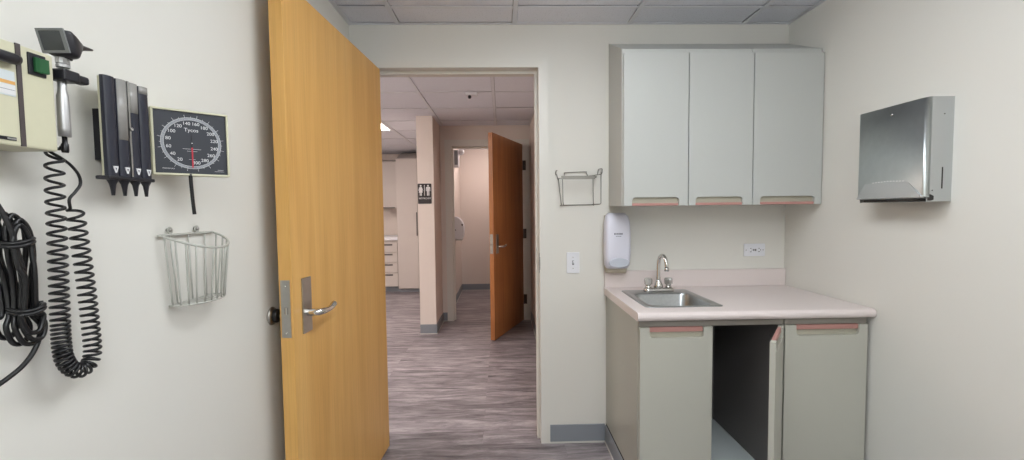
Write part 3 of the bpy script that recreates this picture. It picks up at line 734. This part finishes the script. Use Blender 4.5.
obj('cable_lead', mb('black_soft').tube(smooth_path([(-2.30, -1.852, 1.402), (-2.295, -1.825, 1.345), (-2.284, -1.806, 1.31), (-2.274, -1.796, 1.27), (-2.268, -1.786, 1.2)], 7), rc, 9), t)

# ---------------------------------------------------------------- specula dispenser
t = thing('specula_dispenser', (-2.31, -1.553, 1.322), 'black four-tube specula dispenser on the wall beside the dial gauge', 'dispenser')
obj('wall_bracket', mb('black').box(XW, -2.306, -1.571, -1.50, 1.392, 1.49), t)
obj('back_plate', mb('beige').box(-2.306, -2.2945, -1.5945, -1.491, 1.357, 1.5465, .0015), t)['label'] = 'ivory back plate'
pit = .0275; ys0 = -1.6025
win = [None, 1.430, 1.487, 1.531]
for k in range(4):
    ya = ys0 + k * pit; yb_ = ya + pit - .0028; ym = (ya + yb_) / 2; rw = (yb_ - ya) / 2
    def half(rw, x0, d, z): return [(x0, ym - rw, z)] + [(x0 + .004 + d * math.sin(math.radians(180 * j / 12)) ** .7, ym - rw * math.cos(math.radians(180 * j / 12)), z) for j in range(13)] + [(x0, ym + rw, z)]
    tb = obj('tube', mb('navy_black').loft([half(rw, -2.2945, .0075, 1.359), half(rw, -2.2945, .0075, 1.5455)], smooth=False), t)
    if win[k]:
        w = obj('window', mb('smoke').loft([half(rw - .0006, -2.2935, .0072, win[k]), half(rw - .0006, -2.2935, .0072, 1.5460)], smooth=True), tb); w['label'] = 'grey clear window'
    c = obj('nozzle', mb('black').lathe([(.0105, 0), (.0088, -.003), (.0056, -.010), (.0040, -.020), (.0028, -.0315), (.0, -.0315)], (-2.2905, ym, 1.3535), sides=16), tb)
    q = mb('white_mark'); q.prism([(ym - .0062, 1.3775), (ym + .0062, 1.3775), (ym + .0015, 1.3650), (ym - .0015, 1.3650)], 'x', -2.2834, -2.2822)
    q.m('grey_print').prism([(ym - .0022, 1.3745), (ym + .0022, 1.3745), (ym, 1.369)], 'x', -2.2823, -2.2819)
    obj('arrow_mark', q, tb)
q = mb('white_mark')
for k in range(9): q.box(-2.2870, -2.2852, -1.5010, -1.4990, 1.395 + k * .0145, 1.395 + k * .0145 + (.007 if k % 3 else .0045))
obj('size_print', q, t)
q = mb('black'); q.box(-2.306, -2.2800, -1.6100, -1.4950, 1.3520, 1.3590, .002)
obj('bottom_tray', q, t)
q = mb('steel'); q.box(-2.290, -2.2835, -1.5500, -1.5466, 1.36, 1.5475, .0008); q.lathe([(.0034, 0), (.0034, .004), (.0022, .0045), (.0018, .002), (0, .002)], (-2.2845, -1.5483, 1.454), (1, 0, 0), 14)
obj('lock_rail', q, t)['label'] = 'steel locking rail with a small ring'

# ---------------------------------------------------------------- blood pressure gauge
cL = Vector((-2.3252, -1.4394, 0)); cR = Vector((-2.2194, -1.3376, 0)); gx = (cR - cL).normalized(); gn = Vector((gx.y, -gx.x, 0))  # gn faces the room
gc = (cL + cR) / 2 + gx * .002; gc.z = 1.449; hw = .0750
t = thing('pressure_gauge', (gc.x, gc.y, 1.375), 'square black dial blood pressure gauge in an ivory frame', 'gauge')
G = Matrix(((gx.x, 0, gn.x, gc.x), (gx.y, 0, gn.y, gc.y), (0, 1, 0, gc.z), (0, 0, 0, 1)))   # local: right, up, outwards
def gb(*m): q = mb(*m); q.T = G; return q
q = gb('beige'); fw_ = .0045
q.box(-hw, hw, -hw, -hw + fw_, -.03, .003, .001); q.box(-hw, hw, hw - fw_, hw, -.03, .003, .001); q.box(-hw, -hw + fw_, -hw + fw_, hw - fw_, -.03, .003, .001); q.box(hw - fw_, hw, -hw + fw_, hw - fw_, -.03, .003, .001)
q.box(-hw + fw_, hw - fw_, -hw + fw_, hw - fw_, -.03, -.004)
obj('case', q, t)
dl = obj('dial', gb('dial').box(-hw + fw_, hw - fw_, -hw + fw_, hw - fw_, -.0039, -.001), t)
q = gb('grey_mark', 'white_mark')
def ring(r0, r1, z, n=64):
    def fn():
        A = [q.bm.verts.new((r0 * math.cos(2 * PI * k / n), r0 * math.sin(2 * PI * k / n), z)) for k in range(n)]
        B = [q.bm.verts.new((r1 * math.cos(2 * PI * k / n), r1 * math.sin(2 * PI * k / n), z)) for k in range(n)]
        for k in range(n): q.bm.faces.new([A[k], A[(k + 1) % n], B[(k + 1) % n], B[k]])
    q._new(fn)
q.m('grey_mark'); ring(.0533, .0588, -.0007)
q.m('white_mark'); ring(.0586, .0592, -.0006); ring(.0530, .0535, -.0006)
def angv(v): return math.radians(-90 - (180 + (v - 150) * 1.135))
for v_ in range(0, 301, 10):
    a = angv(v_); r1 = .0655 if v_ % 20 == 0 else .0618
    c_, s__ = math.cos(a), math.sin(a); px_, py_ = -s__ * .0003, c_ * .0003
    def fn(c_=c_, s__=s__, px_=px_, py_=py_, r1=r1):
        q.bm.faces.new([q.bm.verts.new((c_ * .0588 + px_, s__ * .0588 + py_, -.0005)), q.bm.verts.new((c_ * r1 + px_, s__ * r1 + py_, -.0005)), q.bm.verts.new((c_ * r1 - px_, s__ * r1 - py_, -.0005)), q.bm.verts.new((c_ * .0588 - px_, s__ * .0588 - py_, -.0005))])
    q._new(fn)
for v_ in range(0, 301, 2):
    a = angv(v_); c_, s__ = math.cos(a), math.sin(a); px_, py_ = -s__ * .00018, c_ * .00018
    def fn(c_=c_, s__=s__, px_=px_, py_=py_):
        q.bm.faces.new([q.bm.verts.new((c_ * .0535 + px_, s__ * .0535 + py_, -.0005)), q.bm.verts.new((c_ * .0586 + px_, s__ * .0586 + py_, -.0005)), q.bm.verts.new((c_ * .0586 - px_, s__ * .0586 - py_, -.0005)), q.bm.verts.new((c_ * .0535 - px_, s__ * .0535 - py_, -.0005))])
    q._new(fn)
obj('scale', q, dl)
q = gb('white_mark')
for v_ in range(20, 301, 20):
    a = angv(v_); q.text(str(v_), .0104, Matrix.Translation((.0455 * math.cos(a), .0455 * math.sin(a), -.0006)))
q.text('Tycos', .0118, Matrix.Translation((0, .030, -.0006)) @ Matrix.Shear('XZ', 4, (0, 0)))
q.text('MADE IN U.S.A.', .0034, Matrix.Translation((-.046, -.0600, -.0006)))
for k, (xa, xb, yy) in enumerate(((-.018, -.002, -.0135), (.002, .018, -.0135), (-.010, -.001, -.0185), (.001, .010, -.0185), (-.007, .006, -.0375), (.050, .062, -.0595), (.044, .063, -.0632))): q.box(xa, xb, yy - .0003, yy + .0003, -.0008, -.0004)
obj('dial_lettering', q, dl)
q = gb('red', 'black', 'white_mark'); q.m('red').prism([(-.0016, -.010), (.0016, -.010), (.0013, -.0565), (-.0013, -.0565)], 'z', .0, .0006)
q.m('black').prism([(-.001, -.010), (.001, -.010), (.0006, .020), (-.0006, .020)], 'z', .0, .0006); q.m('white_mark').lathe([(.0012, 0), (.0012, .001), (0, .001)], (0, 0, .0002), sides=12)
obj('needle', q, t)['label'] = 'red needle pointing straight down'
arm = mb('black'); arm.box(XW, -2.30, -1.405, -1.375, 1.425, 1.47)
obj('wall_mount', arm, t)
obj('hose_stub', mb('black_soft').tube(smooth_path([(-2.275, -1.391, 1.378), (-2.275, -1.390, 1.35), (-2.274, -1.388, 1.31), (-2.273, -1.3865, 1.284)], 5), .0040, 12), t)['label'] = 'black rubber hose stub below the gauge'

# ---------------------------------------------------------------- wire basket
t = thing('wire_basket', (XW, -1.32, 1.07), 'empty white wire basket hung on the wall under the dial gauge', 'basket')
def rimp(a, k):     # a 0..pi around the bowed front, k 0 rim..1 bottom
    yc = -1.325 + .006 * k; ry = .096 - .014 * k; bx = .078 - .018 * k; z = 1.236 - .166 * k - .034 * (1 - k) * math.sin(a)
    return Vector((XW + .006 + bx * math.sin(a) ** .85, yc - ry * math.cos(a), z))
q = mb('coated')
front = [rimp(PI * i / 28, 0) for i in range(29)]
q.tube(front, .0030, 8); q.tube([front[0] + Vector((0, -.006, -.001)), front[0], front[-1], front[-1] + Vector((0, .004, 0))], .0030, 8)
obj('rim', q, t)
q = mb('coated')
for i in range(13):
    a = PI * (i + .35) / 12.7; q.tube([rimp(a, k / 4) for k in range(5)], .0021, 7)
for i in range(3):
    f = (i + .5) / 3; q.tube([front[0].lerp(front[-1], f), rimp(0, 1).lerp(rimp(PI, 1), f)], .0018, 7)
obj('upright_wires', q, t)
q = mb('coated'); low = [rimp(PI * i / 24, 1) for i in range(25)]
q.tube(low, .0024, 8); q.tube([low[0], low[-1]], .0024, 8)
for k in range(1, 4):
    e = .25 * k; q.tube([Vector((XW + .006 + (p.x - XW - .006) * e, p.y, p.z + .001)) for p in low], .0019, 7)
obj('bottom_wires', q, t)
for yy in (-1.388, -1.292):
    hk = obj('hanging_eye', mb('coated').tube([(XW + .006, yy + .0075 * math.sin(a), 1.2465 - .0075 * math.cos(a)) for a in [2 * PI * k / 16 for k in range(16)]], .0017, 7, closed=True), t)
    obj('screw', mb('steel').lathe([(.0, 0), (.0048, 0), (.0048, .008), (.0035, .0105), (0, .011)], (XW, yy, 1.248), (1, 0, 0), 14), hk)

for o in C.objects:
    if o.name == 'diagnostic_transformer': o.location.y += .003; o.location.z -= .006
    if o.parent is None and o.name in ('diagnostic_transformer', 'otoscope', 'cable_bundle', 'specula_dispenser', 'pressure_gauge', 'wire_basket'): o.location.z += .004

# ---------------------------------------------------------------- restroom sign on the column
t = thing('restroom_sign', (-2.337, 2.32, 1.363), 'black restroom sign with white figures on the column end', 'sign')
obj('sign_plate', mb('sign_black').loft([[(x, y, z) for x, z in rrect(-2.408, -2.268, 1.363, 1.570, .008, 4)] for y in (2.3195, 2.3135)], smooth=False), t)
q = mb('white_mark'); yy0, yy1 = 2.3120, 2.3136
def disc(cx, cz, r): q.prism([(cx + r * math.cos(2 * PI * k / 16), cz + r * math.sin(2 * PI * k / 16)) for k in range(16)], 'y', yy0, yy1)
for cx, skirt in ((-2.378, True), (-2.302, False)):
    disc(cx, 1.548, .0095)
    if skirt: q.prism([(cx - .012, 1.535), (cx + .012, 1.535), (cx + .024, 1.500), (cx + .019, 1.498), (cx + .012, 1.515), (cx + .020, 1.478), (cx + .010, 1.478), (cx + .010, 1.447), (cx + .002, 1.447), (cx + .002, 1.478), (cx - .002, 1.478), (cx - .002, 1.447), (cx - .010, 1.447), (cx - .010, 1.478), (cx - .020, 1.478), (cx - .012, 1.515), (cx - .019, 1.498), (cx - .024, 1.500)], 'y', yy0, yy1)
    else: q.prism([(cx - .017, 1.536), (cx + .017, 1.536), (cx + .022, 1.530), (cx + .022, 1.492), (cx + .016, 1.492), (cx + .014, 1.522), (cx + .012, 1.522), (cx + .012, 1.447), (cx + .002, 1.447), (cx + .002, 1.490), (cx - .002, 1.490), (cx - .002, 1.447), (cx - .012, 1.447), (cx - .012, 1.522), (cx - .014, 1.522), (cx - .016, 1.492), (cx - .022, 1.492), (cx - .022, 1.530)], 'y', yy0, yy1)
q.box(-2.342, -2.337, yy0, yy1, 1.447, 1.556)
obj('pictogram', q, t)
q = mb('white_mark'); q.text('RESTROOM', .0235, Matrix(((1, 0, 0, -2.338), (0, 0, -1, 2.3128), (0, 1, 0, 1.418), (0, 0, 0, 1))), .0006)
obj('lettering', q, t)
q = mb('grey_print')
for k in range(9): q.lathe([(.0022, 0), (.0015, .001), (0, .0012)], (-2.378 + k * .010, 2.3137, 1.392), (0, -1, 0), 8)
obj('braille', q, t)

# ---------------------------------------------------------------- ceiling sensor in the corridor
t = thing('ceiling_sensor', (-1.79, 1.385, HC), 'small cream ceiling sensor with a black eye above the corridor', 'sensor')
obj('mounting_plate', mb('tbar').lathe([(.062, 0), (.06, -.006), (.05, -.010), (0, -.010)], (-1.785, 1.39, HC), sides=28).box(-1.83, -1.735, 1.35, 1.42, HC - .022, HC - .004, .004), t)
obj('eye', mb('black').lathe([(.0, -.050), (.010, -.046), (.0145, -.036), (.013, -.028), (.009, -.022), (.009, -.008)], (-1.800, 1.372, HC), sides=18), t)

# ---------------------------------------------------------------- restroom fittings
t = thing('tissue_dispenser', (-2.13, 4.0, .885), 'white round-topped tissue dispenser on the restroom wall', 'dispenser')
pf = [(-2.203, .90), (-2.135, .885), (-2.10, .89), (-2.078, .93), (-2.072, 1.04)]
for k in range(1, 10):
    a = math.radians(90 * k / 9); pf.append((-2.2 + .128 * math.cos(a) - (.003 if k == 9 else 0), 1.04 + .165 * math.sin(a)))
obj('housing', mb('white_plastic').prism(pf, 'y', 3.92, 4.12, .008), t)
obj('key_lock', mb('outlet_dark').lathe([(.012, 0), (.012, .003), (0, .003)], (-2.092, 3.9205, 1.09), (0, -1, 0), 14), t)
obj('screw', mb('outlet_dark').lathe([(.007, 0), (.007, .003), (0, .003)], (-2.185, 3.9205, 1.02), (0, -1, 0), 14), t)
obj('tear_edge', mb('steel').box(-2.19, -2.10, 3.93, 4.11, .876, .8835), t)
t = thing('air_freshener', (-2.15, 4.0, 1.88), 'slim white fixture with a round cap high on the restroom wall', 'fixture')
obj('cabinet_body', mb('white_plastic').box(-2.203, -2.128, 3.95, 4.05, 1.885, 2.13, .01), t)
obj('recess', mb('grey_mark').box(-2.186, -2.142, 3.9485, 3.955, 1.92, 2.115), t)
obj('round_cap', mb('white_plastic').lathe([(0, -.03), (.040, -.03), (.045, -.015), (.045, .02), (.03, .032), (0, .034)], (-2.098, 4.0, 2.105), (0, -1, 0), 20), t)

# ---------------------------------------------------------------- cabinets at the far end of the corridor
def drawer_unit(x0, x1, label):
    t = thing('drawer_cabinet', ((x0 + x1) / 2, 5.15, 0), label, 'cabinet', 'drawer cabinets down the corridor')
    obj('carcass', mb('lab_cab').box(x0, x1, 4.872, 5.455, .09, .829), t)
    obj('toe_kick', mb('base_grey').box(x0, x1, 4.93, 4.95, 0, .09), t)
    for za, zb in ((.645, .79), (.48, .635), (.32, .47), (.095, .31)):
        d = obj('drawer', mb('lab_cab').box(x0 + .006, x1 - .006, 4.85, 4.871, za, zb, .003), t)
        w = (x1 - x0); p = obj('drawer_pull', mb('lab_pull').box(x0 + w * .22, x1 - w * .14, 4.843, 4.8505, zb - .042, zb - .018, .002), d)
    return t
drawer_unit(-3.79, -3.195, 'pale four-drawer cabinet next to the tall cabinet down the corridor')
drawer_unit(-4.40, -3.80, 'pale four-drawer cabinet farther from the tall cabinet down the corridor')
q = mb('white_plastic').box(-4.42, -3.19, 4.828, 5.457, .830, .885, .006); recenter(top(obj('worktop', q), 'white worktop on the drawer cabinets at the corridor end', 'countertop'))
def lab_upper(x0, x1, label):
    t = thing('wall_cabinet', ((x0 + x1) / 2, 5.3, 1.34), label, 'cabinet', 'wall cabinets down the corridor')
    obj('carcass', mb('lab_cab').prism([(5.459, 1.345), (5.142, 1.345), (5.142, 2.10), (5.459, 2.16)], 'x', x0, x1), t)
    d = obj('cabinet_door', mb('lab_cab').box(x0 + .003, x1 - .003, 5.12, 5.141, 1.345, 2.09, .003), t)
    obj('pull_bar', mb('lab_pull').box(x0 + .08, x1 - .08, 5.117, 5.125, 1.338, 1.356), d)
lab_upper(-3.70, -3.205, 'pale wall cabinet above the white worktop, beside the tall cabinet')
lab_upper(-4.21, -3.71, 'pale wall cabinet above the white worktop, away from the tall cabinet')
t = thing('tall_cabinet', (-2.86, 5.15, 0), 'tall pale cabinet with a sloping top behind the column', 'cabinet')
obj('carcass', mb('lab_cab').prism([(5.458, .06), (4.83, .06), (4.83, 2.110), (5.25, 2.245), (5.458, 2.245)], 'x', -3.187, -2.53), t)
obj('toe_kick', mb('base_grey').box(-3.187, -2.53, 4.87, 4.89, 0, .06), t)
for xa, xb, hx0 in ((-3.185, -2.86, -2.876), (-2.856, -2.532, -2.84)):
    d = obj('cabinet_door', mb('lab_cab').box(xa, xb, 4.81, 4.829, .07, 2.10, .002), t)
    obj('handle', mb('lab_pull').box(hx0 - .008, hx0 + .008, 4.798, 4.811, .90, 1.27, .003), d)

# ---------------------------------------------------------------- camera, world, colour management
cam = bpy.data.cameras.new('camera'); co = bpy.data.objects.new('camera', cam); C.objects.link(co)
f_px, pitch, roll, yaw = 462.26, .0538, -.0112, -.0248
fw = Vector((-math.sin(yaw) * math.cos(pitch), math.cos(yaw) * math.cos(pitch), -math.sin(pitch)))
rt = Vector((math.cos(yaw), math.sin(yaw), 0)); up = rt.cross(fw)
r2 = rt * math.cos(roll) + up * math.sin(roll); u2 = up * math.cos(roll) - rt * math.sin(roll)
co.matrix_world = Matrix(((r2.x, u2.x, -fw.x, -1.5537), (r2.y, u2.y, -fw.y, -2.4915), (r2.z, u2.z, -fw.z, 1.2902), (0, 0, 0, 1)))
cam.sensor_width = 36; cam.lens = f_px / 1024 * 36; cam.clip_start = .02; cam.shift_x = -.0007; cam.shift_y = .00463
bpy.context.scene.camera = co
w = bpy.data.worlds.new('world'); bpy.context.scene.world = w; w.use_nodes = True
w.node_tree.nodes['Background'].inputs['Color'].default_value = (.9, .92, 1, 1); w.node_tree.nodes['Background'].inputs['Strength'].default_value = .05
vs = bpy.context.scene.view_settings
vs.view_transform = 'Standard'; vs.look = 'None'; vs.gamma = 1; vs.use_curve_mapping = False; vs.exposure = 0.0
